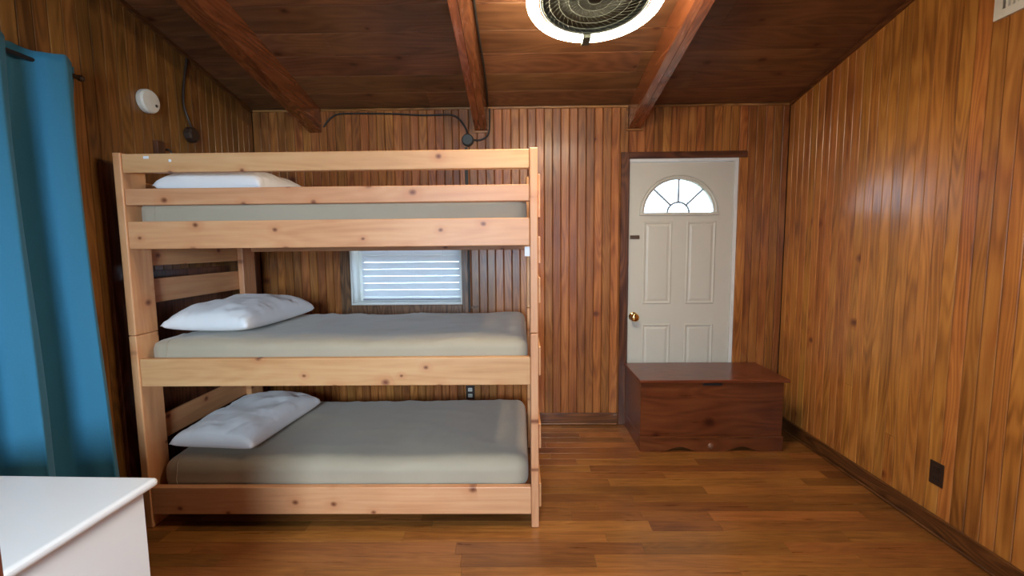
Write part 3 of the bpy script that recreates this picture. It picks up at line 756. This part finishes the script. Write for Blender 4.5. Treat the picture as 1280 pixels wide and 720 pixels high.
# smoke detector
det = thing('smoke_detector', 'round off-white detector high on the left wall above the top bunk', 'detector', (XL, 2.465, 2.207))
m4 = frame_to((XL+.0006, 2.465, 2.207), (1, 0, 0))
at(obj('body', lathe([(0, 0), (.060, 0), (.062, .004), (.062, .026), (.056, .036), (.020, .038), (0, .038)], m4, seg=32), OFFW, smooth=False), det)
at(obj('test_button', lathe([(.008, .0), (.008, .002), (0, .003)], frame_to((XL+.0392, 2.492, 2.190), (1, 0, 0)), seg=12), GREYP), det)
# brown round box with cable on left wall
pl = thing('round_junction_box', 'round dark brown outlet box high on left wall with rising cable', 'outlet', (XL, 2.775, 2.105))
at(obj('box', lathe([(0, 0), (.045, 0), (.047, .006), (.045, .034), (.036, .042), (0, .042)], frame_to((XL+.0006, 2.775, 2.105), (1, 0, 0)), seg=10), BROWNP), pl)
at(obj('cable', tube(smoothpath([(XL+.022, 2.772, 2.150), (XL+.020, 2.752, 2.20), (XL+.009, 2.742, 2.27), (XL+.009, 2.748, 2.36), (XL+.010, 2.77, 2.46), (XL+.012, 2.79, roof(2.79)-.032)]), .007, seg=8), BROWNP, smooth=True), pl)
# dark wooden block and hook on left wall
bk = thing('wooden_block', 'small dark wooden block with a hook on the left wall above the top bunk', 'block', (XL, 2.51, 1.97))
B('block', (XL+.0006, XL+.028, 2.492, 2.548, 1.905, 2.012), CASEW, bk, bev=.003)
at(obj('hook', tube(smoothpath([(XL+.001, 2.568, 1.975), (XL+.03, 2.570, 1.972), (XL+.04, 2.573, 1.955), (XL+.028, 2.576, 1.94)]), .006, seg=8), BROWNP, smooth=True), bk)
# round grey box on back wall with cables
gb = thing('round_junction_box', 'round grey outlet box on the back wall under the middle beam end', 'outlet', (-.372, D, 2.205))
at(obj('box', lathe([(0, 0), (.044, 0), (.046, .006), (.044, .034), (.036, .042), (0, .042)], frame_to((-.372, D-.0006, 2.205), (0, -1, 0)), seg=12), GREYP), gb)
def cable(label, pts, r=.0065):
    o = obj('cable', tube(smoothpath(pts), r, seg=8), BLK, smooth=True); return tag(o, label, 'cable', 'dark surface cables on wall and ceiling')
Yc = D-.010
cable('dark cable along the top of the back wall, ending at a grey round box', [(-1.455, Yc, 2.315), (-1.425, Yc, 2.355), (-1.36, Yc, 2.402), (-1.26, Yc, 2.412), (-.95, Yc, 2.406), (-.69, Yc, 2.392), (-.50, Yc, 2.392), (-.43, Yc, 2.355), (-.385, Yc, 2.29), (-.374, Yc-.01, 2.253)])
cable('dark cable curling from the grey round box up to the ceiling', [(-.326, Yc-.012, 2.205), (-.28, Yc, 2.206), (-.235, Yc, 2.228), (-.212, Yc-.012, 2.262), (-.206, Yc-.012, 2.34), (-.205, Yc-.012, 2.40), (-.205, Yc-.015, 2.430)])
yq = [3.42, 3.0, 2.5, 2.0, 1.5, .9]
cable('dark cable running along the ceiling beside the middle beam', [(-.212+.004*math.sin(y_*7), y_, roof(y_)-.012) for y_ in yq])
rc = obj('cable_raceway', box(-.398, -.374, D-.012, D-.0006, .905, 2.155, bev=.003), BLK); tag(rc, 'vertical dark cable channel on the back wall right of the small window', 'cable channel')
sh = obj('wooden_cleat', box(-.372, -.312, D-.024, D-.0006, .938, .952, bev=.002), GREYW); tag(sh, 'tiny wooden cleat on the back wall at the sill height right of the window', 'cleat')

# vent upper right
vt = thing('air_vent', 'white louvred air vent high on the right wall in the upper right corner', 'vent', (XR, 1.83, 2.47))
vy0, vy1, vz0, vz1 = 1.62, 2.015, 2.336, 2.60
bm = bmesh.new()
for d in ((XR-.014, XR-.0006, vy0, vy1, vz0, vz0+.034), (XR-.014, XR-.0006, vy0, vy1, vz1-.034, vz1), (XR-.014, XR-.0006, vy0, vy0+.034, vz0+.034, vz1-.034), (XR-.014, XR-.0006, vy1-.034, vy1, vz0+.034, vz1-.034)): box(*d, bm=bm)
at(obj('frame', bm, VENTW), vt)
B('backing', (XR-.003, XR-.0008, vy0+.0345, vy1-.0345, vz0+.0345, vz1-.0345), GREYP, vt, bev=0)
yy = vy0+.042
while yy < vy1-.045:
    at(strip('louvre', (XR-.0035, yy, vz0+.035), (0, 0, vz1-vz0-.070), (.0005, .011, 0), (-.008, .004, 0), VENTW, None, ch=.0004), vt); yy += .0185
